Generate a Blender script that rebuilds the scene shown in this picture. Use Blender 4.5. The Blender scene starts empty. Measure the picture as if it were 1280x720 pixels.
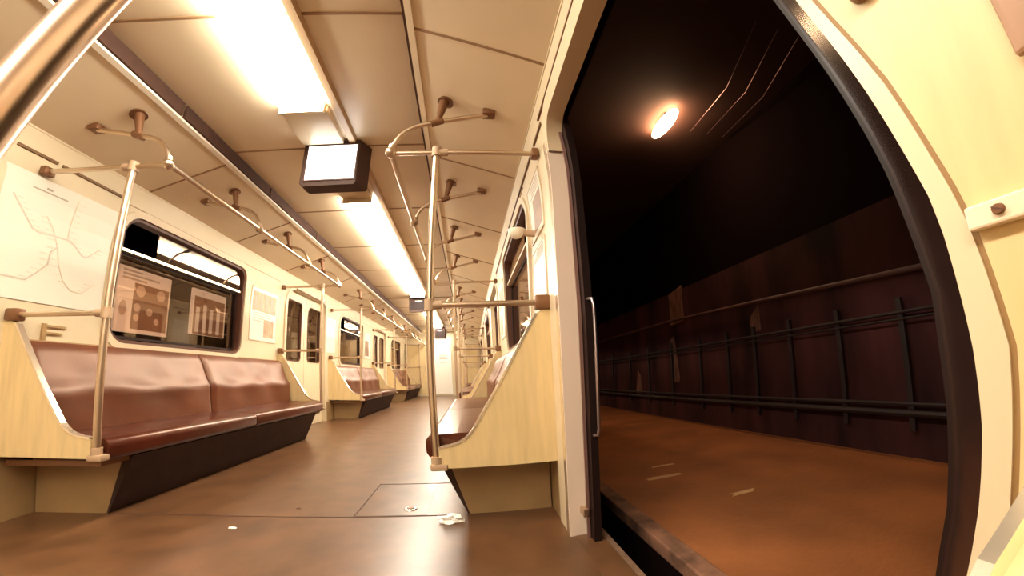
import bpy, bmesh, math, random
from mathutils import Vector, Matrix
from mathutils.geometry import delaunay_2d_cdt
random.seed(4)
S = bpy.context.scene
COL = S.collection

# ------------------------------------------------------------------ camera
cd = bpy.data.cameras.new('camera'); cam = bpy.data.objects.new('camera', cd); COL.objects.link(cam); S.camera = cam
cd.type = 'PANO'; cd.panorama_type = 'FISHEYE_LENS_POLYNOMIAL'
cd.sensor_width = 36; cd.sensor_fit = 'HORIZONTAL'; cd.fisheye_fov = math.pi * 1.2
K = (0.0, 0.0661332042, 0.00193238195, -0.000179009764, 3.17795033e-06)
for i, k in enumerate(K): setattr(cd, 'fisheye_polynomial_k%d' % i, -k)
cd.shift_x = -0.04038; cd.shift_y = 0.04157
cd.clip_start = 0.01; cd.clip_end = 200
R_ = Vector((0.978294, -0.200631, -0.051841)); U_ = Vector((0.020106, -0.157088, 0.98738)); F_ = Vector((0.206243, 0.96699, 0.149644))
M_ = Matrix((R_, U_, -F_)).transposed().to_4x4(); M_.translation = Vector((0.98279, 0.0, 0.67129))
cam.matrix_world = M_

# ------------------------------------------------------------------ light and exposure
w = bpy.data.worlds.new('night'); S.world = w; w.use_nodes = True
w.node_tree.nodes['Background'].inputs[0].default_value = (0.010, 0.004, 0.005, 1)
w.node_tree.nodes['Background'].inputs[1].default_value = 0.35
S.view_settings.view_transform = 'Standard'; S.view_settings.look = 'None'
S.view_settings.exposure = 0.88; S.view_settings.gamma = 1; S.view_settings.use_curve_mapping = False
LAMP = 24.0
LAMP_COLOUR = (1.0, 0.91, 0.75)

PER = 4.44          # door spacing
Y0, Y1 = -3.0, 13.5  # ends of the car

# ------------------------------------------------------------------ materials
MATS = {}
def mat(name, col, rough=0.5, metal=0.0, var=0.0, vscale=4.0, stretch=(1, 1, 1), bump=0.0, bscale=60.0, spec=0.5, coat=0.0, coatr=0.15, tint=None):
    if name in MATS: return MATS[name]
    m = bpy.data.materials.new(name); m.use_nodes = True; nt = m.node_tree; N, L = nt.nodes, nt.links
    b = N['Principled BSDF']; b.inputs['Base Color'].default_value = (*col, 1); b.inputs['Roughness'].default_value = rough
    b.inputs['Metallic'].default_value = metal; b.inputs['Specular IOR Level'].default_value = spec
    b.inputs['Coat Weight'].default_value = coat; b.inputs['Coat Roughness'].default_value = coatr
    if tint: b.inputs['Specular Tint'].default_value = (*tint, 1); b.inputs['Coat Tint'].default_value = (*tint, 1)
    if var or bump:
        tc = N.new('ShaderNodeTexCoord'); mp = N.new('ShaderNodeMapping'); mp.inputs['Scale'].default_value = stretch
        L.new(tc.outputs['Object'], mp.inputs[0])
    if var:
        n = N.new('ShaderNodeTexNoise'); n.inputs['Scale'].default_value = vscale; n.inputs['Detail'].default_value = 6
        L.new(mp.outputs[0], n.inputs[0])
        r = N.new('ShaderNodeValToRGB'); r.color_ramp.elements[0].position = 0.3; r.color_ramp.elements[1].position = 0.7
        r.color_ramp.elements[0].color = (*[c * (1 - var) for c in col], 1); r.color_ramp.elements[1].color = (*[min(1, c * (1 + var * 0.6)) for c in col], 1)
        L.new(n.outputs[0], r.inputs[0]); L.new(r.outputs[0], b.inputs['Base Color'])
    if bump:
        n2 = N.new('ShaderNodeTexNoise'); n2.inputs['Scale'].default_value = bscale; n2.inputs['Detail'].default_value = 3
        L.new(mp.outputs[0], n2.inputs[0])
        bp = N.new('ShaderNodeBump'); bp.inputs['Strength'].default_value = bump; bp.inputs['Distance'].default_value = 0.01
        L.new(n2.outputs[0], bp.inputs['Height']); L.new(bp.outputs[0], b.inputs['Normal'])
    MATS[name] = m; return m
def emit(name, col, strength):
    if name in MATS: return MATS[name]
    m = bpy.data.materials.new(name); m.use_nodes = True; nt = m.node_tree; nt.nodes.clear()
    e = nt.nodes.new('ShaderNodeEmission'); o = nt.nodes.new('ShaderNodeOutputMaterial')
    e.inputs[0].default_value = (*col, 1); e.inputs[1].default_value = strength; nt.links.new(e.outputs[0], o.inputs[0])
    MATS[name] = m; return m
def glass_mat(name, tint, refl):
    m = bpy.data.materials.new(name); m.use_nodes = True; nt = m.node_tree; nt.nodes.clear(); N, L = nt.nodes, nt.links
    t = N.new('ShaderNodeBsdfTransparent'); t.inputs[0].default_value = (*tint, 1)
    g = N.new('ShaderNodeBsdfGlossy'); g.inputs[0].default_value = (1, 0.9, 0.8, 1); g.inputs['Roughness'].default_value = 0.03
    f = N.new('ShaderNodeLayerWeight'); pw = N.new('ShaderNodeMath'); pw.operation = 'POWER'; pw.inputs[1].default_value = 4.0
    mm = N.new('ShaderNodeMath'); mm.operation = 'MULTIPLY_ADD'; mm.inputs[1].default_value = 0.8; mm.inputs[2].default_value = refl; mm.use_clamp = True
    x = N.new('ShaderNodeMixShader'); o = N.new('ShaderNodeOutputMaterial')
    L.new(f.outputs['Facing'], pw.inputs[0]); L.new(pw.outputs[0], mm.inputs[0]); L.new(mm.outputs[0], x.inputs[0]); L.new(t.outputs[0], x.inputs[1]); L.new(g.outputs[0], x.inputs[2]); L.new(x.outputs[0], o.inputs[0])
    MATS[name] = m; return m

WALL = mat('cream_wall_laminate', (0.67, 0.555, 0.37), 0.38, var=0.06, vscale=3, bump=0.02, bscale=8)
CREAM = mat('cream_paint', (0.68, 0.55, 0.37), 0.35, var=0.05, vscale=5)
CEIL = mat('ceiling_laminate', (0.78, 0.64, 0.445), 0.36, var=0.07, vscale=2)
YELLOW = mat('yellow_laminate', (0.68, 0.51, 0.26), 0.42, var=0.10, vscale=7, stretch=(6, 6, 0.7))
PLINTH = mat('ochre_plinth_paint', (0.33, 0.205, 0.09), 0.45, var=0.15, vscale=5)
PLINTHD = mat('brown_heater_grille', (0.042, 0.017, 0.011), 0.8, var=0.25, vscale=9)
BROWN = mat('brown_vent_grille', (0.065, 0.025, 0.013), 0.85, var=0.2, vscale=20)
VINYL = mat('brown_red_vinyl', (0.070, 0.014, 0.007), 0.32, var=0.25, vscale=5, bump=0.35, bscale=7, spec=0.6, coat=0.2, tint=(1.0, 0.7, 0.5))
VINYLB = mat('worn_backrest_vinyl', (0.125, 0.036, 0.016), 0.42, var=0.3, vscale=4, bump=0.4, bscale=5, spec=0.7, coat=0.30, coatr=0.40, tint=(1.0, 0.72, 0.52))
STEEL = mat('brushed_steel', (0.66, 0.52, 0.38), 0.34, metal=1.0)
CHROME = mat('polished_chrome', (0.74, 0.58, 0.46), 0.30, metal=1.0)
TRIMW = mat('bright_metal_trim', (0.95, 0.85, 0.70), 0.22, metal=0.85)
BRONZE = mat('bronze_bracket', (0.20, 0.09, 0.04), 0.4, metal=0.4)
RUBBER = mat('dark_door_rubber', (0.012, 0.004, 0.003), 0.5, spec=0.25)
LEAFM = mat('brown_door_edge', (0.022, 0.008, 0.006), 0.4, spec=0.3)
DARKM = mat('dark_brown_plastic', (0.060, 0.026, 0.017), 0.7, var=0.1, vscale=8)
GASKET = mat('window_gasket_brown', (0.10, 0.035, 0.018), 0.5)
PAPER = mat('poster_paper', (0.82, 0.74, 0.62), 0.35, var=0.05, vscale=4)
INK = mat('grey_ink', (0.42, 0.35, 0.27), 0.5)
INKD = mat('brown_ink', (0.30, 0.16, 0.09), 0.45, var=0.3, vscale=18)
INKM = mat('tan_ink', (0.55, 0.36, 0.22), 0.45, var=0.3, vscale=14)
BLACKM = mat('tunnel_black', (0.006, 0.002, 0.002), 0.9, spec=0.05)
WHITEP = mat('white_plastic', (0.9, 0.82, 0.68), 0.3)
TISSUE = mat('white_tissue', (0.93, 0.90, 0.84), 0.8)
GLASS = glass_mat('window_glass', (0.80, 0.68, 0.58), 0.07)
DIFF = emit('lamp_diffuser', LAMP_COLOUR, LAMP)
SCREEN = emit('screen_white', (1.0, 0.98, 0.95), 3.0)

# ------------------------------------------------------------------ mesh helpers
def link(name, bm, m, parent=None, smooth=False, mats=None):
    bmesh.ops.recalc_face_normals(bm, faces=bm.faces)
    if parent is not None and parent.get('_loc') is not None:
        bmesh.ops.translate(bm, verts=bm.verts, vec=-Vector(parent['_loc']))
    me = bpy.data.meshes.new(name); bm.to_mesh(me); bm.free()
    for mm in (mats or [m]): me.materials.append(mm)
    if smooth:
        for p in me.polygons: p.use_smooth = True
        try: me.set_sharp_from_angle(angle=math.radians(40))
        except Exception: pass
    o = bpy.data.objects.new(name, me); COL.objects.link(o)
    if parent is not None:
        o.parent = parent
        if parent.get('_loc') is not None: o['_loc'] = list(parent['_loc'])
    return o
def thing(name, loc, label, cat, group=None, kind=None):
    o = bpy.data.objects.new(name, None); COL.objects.link(o); o.location = loc; o['_loc'] = list(loc)
    o.empty_display_size = 0.1
    return tag(o, label, cat, group, kind)
def tag(o, label=None, cat=None, group=None, kind=None):
    if label: o['label'] = label
    if cat: o['category'] = cat
    if group: o['group'] = group
    if kind: o['kind'] = kind
    return o
def struct(o, label=None, cat=None): return tag(o, label, cat, kind='structure')
def kids(o): return [c for c in COL.objects if c.parent == o]
def dup(root, dy, label=None):
    r = root.copy(); COL.objects.link(r); r.location.y += dy
    if label: r['label'] = label
    for c in kids(root):
        c2 = c.copy(); COL.objects.link(c2); c2.parent = r
        for g in kids(c):
            g2 = g.copy(); COL.objects.link(g2); g2.parent = c2
    return r

def add_box(bm, x0, x1, y0, y1, z0, z1, bev=0.0, seg=2):
    vs = [bm.verts.new((x, y, z)) for x in (min(x0, x1), max(x0, x1)) for y in (y0, y1) for z in (z0, z1)]
    fs = [bm.faces.new([vs[i] for i in f]) for f in ((0, 1, 3, 2), (4, 6, 7, 5), (0, 4, 5, 1), (2, 3, 7, 6), (0, 2, 6, 4), (1, 5, 7, 3))]
    if bev: bmesh.ops.bevel(bm, geom=list({e for f in fs for e in f.edges}), offset=bev, segments=seg, affect='EDGES', profile=0.5)
def box(*a, bev=0.0, seg=2):
    bm = bmesh.new(); add_box(bm, *a, bev=bev, seg=seg); return bm
def add_tube(bm, pts, r, seg=12, cap=True, radii=None):
    pts = [Vector(p) for p in pts]; rings = []; n = len(pts)
    t0 = (pts[1] - pts[0]).normalized(); a = Vector((0, 0, 1)) if abs(t0.z) < 0.9 else Vector((1, 0, 0)); nrm = t0.cross(a).normalized()
    for i, p in enumerate(pts):
        t = ((pts[min(i + 1, n - 1)] - p).normalized() + (p - pts[max(i - 1, 0)]).normalized()).normalized()
        nrm = (nrm - t * nrm.dot(t)).normalized(); b = t.cross(nrm); rr = radii[i] if radii else r
        rings.append([bm.verts.new(p + (nrm * math.cos(2 * math.pi * k / seg) + b * math.sin(2 * math.pi * k / seg)) * rr) for k in range(seg)])
    for A, B in zip(rings, rings[1:]):
        for k in range(seg): bm.faces.new((A[k], A[(k + 1) % seg], B[(k + 1) % seg], B[k]))
    if cap: bm.faces.new(rings[0]); bm.faces.new(rings[-1])
def tube(pts, r, seg=12, radii=None):
    bm = bmesh.new(); add_tube(bm, pts, r, seg, radii=radii); return bm
def bez(p0, p1, p2, n=8):
    p0, p1, p2 = map(Vector, (p0, p1, p2))
    return [(p0 * (1 - t) ** 2 + p1 * 2 * t * (1 - t) + p2 * t * t) for t in [i / n for i in range(n + 1)]]
def add_ball(bm, c, r, sc=(1, 1, 1), u=14, v=10):
    g = bmesh.ops.create_uvsphere(bm, u_segments=u, v_segments=v, radius=r)
    for vv in g['verts']: vv.co = Vector((vv.co.x * sc[0] + c[0], vv.co.y * sc[1] + c[1], vv.co.z * sc[2] + c[2]))
def add_prism(bm, prof, a, b, axis='y'):
    """closed profile [(p,q)] swept between a and b; axis y: (x,z)  axis x: (y,z)  axis z: (x,y)"""
    f = {'y': lambda p, t: (p[0], t, p[1]), 'x': lambda p, t: (t, p[0], p[1]), 'z': lambda p, t: (p[0], p[1], t)}[axis]
    A = [bm.verts.new(f(p, a)) for p in prof]; B = [bm.verts.new(f(p, b)) for p in prof]; n = len(prof)
    bm.faces.new(A); bm.faces.new(B)
    for i in range(n): bm.faces.new((A[i], A[(i + 1) % n], B[(i + 1) % n], B[i]))
def prism(prof, a, b, axis='y', bev=0.0):
    bm = bmesh.new(); add_prism(bm, prof, a, b, axis)
    if bev: bmesh.ops.bevel(bm, geom=bm.edges[:], offset=bev, segments=2, affect='EDGES', profile=0.5, clamp_overlap=True)
    return bm
def rr(y0, z0, y1, z1, r, n=6, corners=(1, 1, 1, 1)):
    out = []
    for (cy, cz, a0, on) in ((y1 - r, z1 - r, 0, corners[0]), (y0 + r, z1 - r, 90, corners[1]), (y0 + r, z0 + r, 180, corners[2]), (y1 - r, z0 + r, 270, corners[3])):
        if not on:
            out.append((cy + r * (1 if a0 in (0, 270) else -1), cz + r * (1 if a0 in (0, 90) else -1))); continue
        for i in range(n + 1):
            a = math.radians(a0 + 90 * i / n); out.append((cy + r * math.cos(a), cz + r * math.sin(a)))
    return out
def inside(p, poly):
    c = False; n = len(poly)
    for i in range(n):
        (x1, y1), (x2, y2) = poly[i], poly[(i + 1) % n]
        if (y1 > p[1]) != (y2 > p[1]) and p[0] < (x2 - x1) * (p[1] - y1) / (y2 - y1) + x1: c = not c
    return c
def sheet(outer, holes, fx, thick, levels=()):
    """A curved sheet: outline and holes in (y,z), x from fx(y,z); thick is added to x for the back face."""
    pts = []; edges = []
    for loop in [outer] + holes:
        b = len(pts); pts += [Vector(p) for p in loop]; edges += [(b + i, b + (i + 1) % len(loop)) for i in range(len(loop))]
    ys = [p[0] for p in outer]
    for z in levels:
        b = len(pts); pts += [Vector((min(ys) - 0.01, z)), Vector((max(ys) + 0.01, z))]; edges.append((b, b + 1))
    V, Ed, Fc, *_ = delaunay_2d_cdt(pts, edges, [], 0, 1e-6)
    bm = bmesh.new(); A = {}; B = {}; used = {}
    for f in Fc:
        c = sum((V[i] for i in f), Vector((0, 0))) / len(f)
        if not inside(c, outer) or any(inside(c, h) for h in holes): continue
        for i in f:
            if i not in A:
                y, z = V[i]; x = fx(y, z); A[i] = bm.verts.new((x, y, z)); B[i] = bm.verts.new((x + thick, y, z))
        bm.faces.new([A[i] for i in f]); bm.faces.new([B[i] for i in reversed(f)])
        for i, j in zip(f, f[1:] + f[:1]): used[(i, j)] = 1
    for (i, j) in list(used):
        if (j, i) not in used: bm.faces.new((A[j], A[i], B[i], B[j]))
    return bm
def band(loop_in, loop_out, fx, thick):
    """A frame between two loops of equal length on the curved wall."""
    bm = bmesh.new(); n = len(loop_in)
    a = [bm.verts.new((fx(y, z), y, z)) for y, z in loop_in]; b = [bm.verts.new((fx(y, z), y, z)) for y, z in loop_out]
    c = [bm.verts.new((fx(y, z) + thick, y, z)) for y, z in loop_in]; d = [bm.verts.new((fx(y, z) + thick, y, z)) for y, z in loop_out]
    for i in range(n):
        j = (i + 1) % n
        for q in ((a[i], a[j], b[j], b[i]), (c[j], c[i], d[i], d[j]), (a[j], a[i], c[i], c[j]), (b[i], b[j], d[j], d[i])): bm.faces.new(q)
    return bm
def wx(z):      # inner wall profile, half width at height z
    return 1.335 - (0.29 * (z - 1.4) ** 2 if z > 1.4 else 0.0)
LEV = [1.45, 1.5, 1.55, 1.6, 1.65, 1.7, 1.75, 1.8, 1.85]
ORD = ['first', 'second', 'third', 'fourth', 'fifth']
SIDE = {-1: 'left', 1: 'right'}

# ------------------------------------------------------------------ floor and ceiling
def floor_mat():
    m = mat('brown_linoleum', (0.125, 0.056, 0.024), 0.30, var=0.34, vscale=5.0, bump=0.08, bscale=9, spec=0.5)
    nt = m.node_tree; N, L = nt.nodes, nt.links; b = N['Principled BSDF']
    n = N.new('ShaderNodeTexNoise'); n.inputs['Scale'].default_value = 1.7; n.inputs['Detail'].default_value = 8
    mr = N.new('ShaderNodeMapRange'); mr.inputs['To Min'].default_value = 0.20; mr.inputs['To Max'].default_value = 0.50
    L.new(n.outputs[0], mr.inputs[0]); L.new(mr.outputs[0], b.inputs['Roughness'])
    return m
FLOOR = floor_mat()
struct(link('floor', box(-1.42, 1.42, Y0, Y1, -0.06, 0.0), FLOOR), 'scuffed brown linoleum floor of the train carriage', 'floor')
fh = thing('floor_hatch', (0.6, 2.1, 0), 'flush square inspection hatch outlined by dark seams in the brown floor', 'hatch')
link('hatch_plate', box(0.372, 0.72, 1.862, 2.42, -0.004, 0.0015), FLOOR, fh)
bm = bmesh.new()
add_box(bm, -0.86, 0.86, 1.848, 1.854, 0, 0.002); add_box(bm, 0.362, 0.367, 1.856, 2.43, 0, 0.002); add_box(bm, 0.36, 0.84, 2.428, 2.436, 0, 0.002)
link('seam', bm, mat('dark_seam', (0.07, 0.03, 0.015), 0.7), fh)
fc = thing('floor_drain', (0.626, 1.955, 0), 'small round metal cap set in the floor beside the hatch seam', 'floor drain')
bm = bmesh.new(); bmesh.ops.create_cone(bm, cap_ends=True, segments=24, radius1=0.034, radius2=0.030, depth=0.006)
bmesh.ops.translate(bm, verts=bm.verts, vec=(0.626, 1.955, 0.004)); link('ring', bm, TRIMW, fc, True)
bm = bmesh.new(); bmesh.ops.create_cone(bm, cap_ends=True, segments=20, radius1=0.020, radius2=0.018, depth=0.004)
bmesh.ops.translate(bm, verts=bm.verts, vec=(0.626, 1.955, 0.0085)); link('plug', bm, BRONZE, fc, True)

def cz(x):     # ceiling height across the car
    x = abs(x); return 2.165 if x < 0.69 else 2.08 - 0.316 * (x - 0.69)
bm = bmesh.new(); add_box(bm, -0.70, 0.70, Y0, Y1, 2.165, 2.22)
struct(link('ceiling', bm, CEIL), 'tan laminate centre ceiling of the carriage', 'ceiling')
for s in (-1, 1):
    bm = prism([(s * 0.69, 2.08), (s * 1.262, 1.899), (s * 1.40, 1.899), (s * 1.40, 2.22), (s * 0.69, 2.22)], Y0, Y1)
    struct(link('ceiling', bm, CEIL), 'sloping tan ceiling panel above the %s seats' % SIDE[s], 'ceiling')
bm = bmesh.new()
for i in range(16):
    y = -2.97 + 1.05 * i
    if y > Y1: break
    for a, b in ((-0.685, 0.685),): add_box(bm, a, b, y - 0.006, y + 0.006, 2.160, 2.166)
    for s in (-1, 1): add_prism(bm, [(s * 0.70, 2.073), (s * 1.26, 1.896), (s * 1.26, 1.900), (s * 0.70, 2.077)], y - 0.006, y + 0.006)
struct(link('trim_1', bm, mat('ceiling_seam', (0.30, 0.17, 0.08), 0.6)), 'thin brown seams crossing the ceiling panels', 'trim')
for s in (-1, 1):
    v = thing('ceiling_vent', (s * 0.685, 5.2, 2.08), 'long brown slotted vent strip along the %s edge of the raised ceiling' % SIDE[s], 'vent')
    k = 0; y = Y0
    for i in range(15):
        y = -3.0 + 1.03 * i
        bm = box(s * 0.672, s * 0.689, y + 0.67, min(y + 1.68, Y1), 2.084, 2.162)
        link('grille', bm, BROWN, v)
    link('edge_trim', prism([(s * 0.686, 2.070), (s * 0.716, 2.062), (s * 0.716, 2.072), (s * 0.686, 2.084)], Y0, Y1), mat('white_edge_paint', (0.88, 0.80, 0.66), 0.4) if s < 0 else CEIL, v)

# ------------------------------------------------------------------ walls
WIN = {}
def win_loop(k, g=0.0): return rr(2.20 + PER * k - g, 0.885 - g, 3.66 + PER * k + g, 1.715 + g, 0.12 + g)
def door_hole(ya, yb, g=0.0):
    return rr(ya - g, -0.001, yb + g, 1.755 + g, 0.15 + g, corners=(1, 1, 0, 0))
# jamb curve of the near side of the open door, height -> y
JC = [(0.0, 0.215), (0.42, 0.19), (0.465, 0.183), (0.506, 0.174), (0.566, 0.167), (0.60, 0.164), (0.66, 0.164), (0.714, 0.167), (0.784, 0.171), (0.847, 0.184), (0.948, 0.204), (1.11, 0.241), (1.25, 0.262), (1.45, 0.27), (1.6, 0.275)]
def to_plane(t): return [(max(0.0, 0.671 + 0.898 * (z - 0.671)) if z > 0 else 0.0, 0.898 * y) for z, y in t]
JC = to_plane(JC)
def lin(tab, z):
    if z <= tab[0][0]: return tab[0][1]
    for (a, p), (b, q) in zip(tab, tab[1:]):
        if z <= b: return p + (q - p) * (z - a) / (b - a)
    return tab[-1][1]
def wall(side):
    holes = []
    for k in (-1, 0, 1, 2): holes.append(win_loop(k, 0.0))
    for k in (0, 1, 2):
        ya, yb = 0.17 + PER * k, 1.476 + PER * k
        h = door_hole(ya, yb)
        if side == 1 and k == 0:      # the near jamb is a little bowed
            top = [p for p in h if p[1] > 1.59]; top = [(max(p[0], 0.275 + (p[0] - 0.17) * 0.2) if p[0] < 0.5 else p[0], p[1]) for p in top]
            h = top + [(y, z) for z, y in reversed(JC)][:-1] + [(lin(JC, 0), -0.001), (yb, -0.001)]
        holes.append(h)
    outer = [(Y0, -0.0005), (Y1, -0.0005), (Y1, 1.905), (Y0, 1.905)]
    # doors reach the floor: cut them out of the outline instead of leaving a sliver
    holes = [[(y, z if z > 0 else -0.01) for y, z in h] for h in holes]
    return sheet(outer, holes, lambda y, z: side * wx(z), side * 0.04, LEV)
for s in (-1, 1):
    struct(link('wall_%s' % SIDE[s], wall(s), WALL), 'cream laminate %s side wall of the carriage with window and door openings' % SIDE[s], 'wall')
    bm = bmesh.new()     # long bead above the windows and brown cable slot
    add_box(bm, s * 1.285, s * 1.262, Y0, Y1, 1.888, 1.903)
    link_o = link('trim_%d' % (3 + s), bm, CREAM); struct(link_o, 'cream cove bead where the %s wall meets the ceiling' % SIDE[s], 'trim')
    bm = bmesh.new()
    for a, b in ([(1.50, 1.70), (1.73, 4.35), (5.98, 8.8)] if s > 0 else [(1.52, 1.71), (1.735, 2.13)]):
        add_box(bm, s * (wx(1.785) - 0.008), s * (wx(1.785) + 0.02), a, b, 1.778, 1.792)
    struct(link('trim_%d' % (6 + s), bm, mat('cable_slot_brown', (0.16, 0.08, 0.03), 0.5)), 'brown cable strip along the top of the %s wall' % SIDE[s], 'trim')
    bm = bmesh.new()
    for k in (-1, 0, 1, 2):
        a, b = (1.70 + PER * k, 4.40 + PER * k)
        add_box(bm, s * 1.325, s * 1.34, a, min(b, Y1), 0.850, 0.862)
        add_box(bm, s * (wx(1.76) - 0.004), s * (wx(1.76) + 0.01), a + 0.45, min(b, Y1), 1.762, 1.768)
    struct(link('trim_%d' % (9 + s), bm, mat('seam_tan', (0.42, 0.26, 0.13), 0.5)), 'thin tan joint strips above and below the windows of the %s wall' % SIDE[s], 'trim')
for s in (-1, 1):
    bm = bmesh.new(); cuts = [(Y0, 0.16 if s < 0 else -0.0), (1.49, 4.60), (5.93, 9.04), (10.37, Y1)]
    for a, b in cuts: add_box(bm, s * 1.327, s * 1.338, a, b, 0.0, 0.29)
    struct(link('baseboard_%s' % SIDE[s], bm, PLINTH), 'ochre kick plate along the foot of the %s wall' % SIDE[s], 'baseboard')
# car ends
struct(link('wall_back', box(-1.42, 1.42, Y0 - 0.05, Y0, 0, 2.2), WALL), 'cream end wall behind the camera', 'wall')
struct(link('wall_front', box(-1.42, 1.42, Y1, Y1 + 0.05, 0, 2.2), WALL), 'cream end wall at the far end of the carriage', 'wall')

# windows
def window(s, k, idx):
    fx = lambda y, z: s * wx(z)
    o = struct(link('window_%d' % idx, band(win_loop(k, 0.0), win_loop(k, 0.045), lambda y, z: s * (wx(z) - 0.012), s * 0.02), CREAM, None, True),
        'rounded cream framed carriage window, %s along the %s wall' % (ORD[k + 1], SIDE[s]), 'window')
    link('reveal', band(win_loop(k, -0.022), win_loop(k, 0.0), lambda y, z: s * (wx(z) + 0.002), s * 0.075), GASKET, o)
    lo = [p for p in win_loop(k, -0.015) if p[1] < 1.49]; hi = [p for p in win_loop(k, -0.015) if p[1] >= 1.49]
    i0 = [i for i, p in enumerate(lo)]; lo = [(lo[-1][0], 1.488)] + [(lo[0][0], 1.488)] + lo if False else lo
    ya_, yb_ = 2.2 + PER * k + 0.015, 3.66 + PER * k - 0.015
    lo = [(yb_, 1.488), (ya_, 1.488)] + lo; ya_ = 2.53 + PER * k; hi = [(max(p[0], ya_), p[1]) for p in hi if p[0] > ya_] + [(ya_, 1.700), (ya_, 1.490), (yb_, 1.490)]
    link('pane', sheet(lo, [], lambda y, z: s * (wx(z) + 0.055), s * 0.005), GLASS, o)
    link('hopper_pane', sheet(hi, [], lambda y, z: s * 1.350, s * 0.005), GLASS, o)
    link('transom', prism([(s * (wx(1.49) + 0.050), 1.480), (s * (wx(1.49) + 0.012), 1.480), (s * (wx(1.49) + 0.012), 1.498), (s * (wx(1.49) + 0.050), 1.498)], 2.22 + PER * k, 3.64 + PER * k), TRIMW if s < 0 else CREAM, o)
    # fine lower frame of the pane
    link('pane_frame', band(rr(2.255 + PER * k, 0.935, 3.605 + PER * k, 1.462, 0.02), rr(2.238 + PER * k, 0.918, 3.622 + PER * k, 1.478, 0.03), lambda y, z: s * (wx(z) + 0.045), s * 0.012), LEAFM, o)
    return o
n = 1
for s in (-1, 1):
    for k in (-1, 0, 1, 2): window(s, k, n); n += 1

# doors
def leaf(par, s, ya, yb, inner, mname='door_leaf'):
    w0, w1 = ya + 0.10, yb - 0.10
    hole = rr(w0, 0.87, w1, 1.645, 0.07)
    f = lambda y, z: s * (wx(z) + 0.045)
    o = link(mname, sheet([(ya, 0.004), (yb, 0.004), (yb, 1.80), (ya, 1.80)], [hole], f, s * 0.03, LEV), CREAM, par)
    link('pane_gasket', band(rr(w0 + 0.012, 0.882, w1 - 0.012, 1.633, 0.06), hole, lambda y, z: s * (wx(z) + 0.04), s * 0.04), GASKET, o)
    link('pane', sheet(rr(w0 + 0.006, 0.876, w1 - 0.006, 1.639, 0.065), [], lambda y, z: s * (wx(z) + 0.06), s * 0.004, LEV), GLASS, o)
    return o
def door_frame(name, s, ya, yb, label):
    o = struct(link(name, band(door_hole(ya, yb, 0.0), door_hole(ya, yb, 0.05), lambda y, z: s * (wx(z) - 0.01), s * 0.016), CREAM, None, True), label, 'door')
    return o
for k in (0, 1, 2):
    ya, yb = 0.17 + PER * k, 1.476 + PER * k
    o = door_frame('door_%d' % (k + 1), -1, ya, yb, 'closed double sliding door on the left wall, %s from the near end' % ORD[k])
    mid = (ya + yb) / 2
    leaf(o, -1, ya - 0.03, mid - 0.006, 0); leaf(o, -1, mid + 0.006, yb + 0.03, 0)
    link('door_seal', box(-(1.335 + 0.052), -(1.335 + 0.07), mid - 0.006, mid + 0.006, 0.004, 1.78), RUBBER, o)
    bm = bmesh.new(); add_box(bm, -1.27, -1.318, ya + 0.15, yb - 0.15, 1.762, 1.775); link('door_track', bm, BRONZE, o)
for k in (1, 2):
    ya, yb = 0.17 + PER * k, 1.476 + PER * k
    o = door_frame('door_%d' % (k + 3), 1, ya, yb, 'sliding doorway on the right wall, %s from the near end' % ORD[k])
    mid = (ya + yb) / 2
    leaf(o, 1, ya - 0.03, mid - 0.006, 0); leaf(o, 1, mid + 0.006, yb + 0.03, 0)
    link('door_seal', box(1.387, 1.405, mid - 0.006, mid + 0.006, 0.004, 1.78), RUBBER, o)

# the open door in front of the camera
od = struct(thing('door_6', (1.38, 0.8, 0), 'wide open doorway on the right showing the dark platform outside', 'door'))
def curve_strip(tabA, tabB, zs, xa, xb):
    """strip between two y(z) curves, from x xa (inner face) to xb"""
    bm = bmesh.new(); rows = []
    for z in zs:
        ox = wx(z) - 1.335
        rows.append([bm.verts.new((x + ox, y, z)) for x, y in ((xa, tabA(z)), (xa, tabB(z)), (xb, tabB(z)), (xb, tabA(z)))])
    for A, B in zip(rows, rows[1:]):
        for i in range(4): bm.faces.new((A[i], A[(i + 1) % 4], B[(i + 1) % 4], B[i]))
    bm.faces.new(rows[0]); bm.faces.new(rows[-1]); return bm
ZS = [0.0, 0.2, 0.35, 0.42, 0.465, 0.506, 0.54, 0.566, 0.6, 0.63, 0.66, 0.69, 0.714, 0.75, 0.784, 0.82, 0.847, 0.9, 0.948, 1.0, 1.05, 1.11, 1.18, 1.25, 1.35, 1.45, 1.52, 1.58, 1.63, 1.68]
GC = [(0.0, 0.165), (0.45, 0.155), (0.61, 0.139), (0.657, 0.135), (0.71, 0.140), (0.75, 0.144), (0.775, 0.147), (0.826, 0.158), (0.928, 0.178), (1.082, 0.218), (1.25, 0.24), (1.6, 0.25)]
LC = [(0.0, 0.245), (0.441, 0.221), (0.493, 0.209), (0.557, 0.204), (0.593, 0.202), (0.686, 0.202), (0.708, 0.200), (0.765, 0.208), (0.863, 0.220), (0.988, 0.245), (1.172, 0.286), (1.25, 0.295), (1.6, 0.305)]
GC = to_plane(GC)
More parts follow.
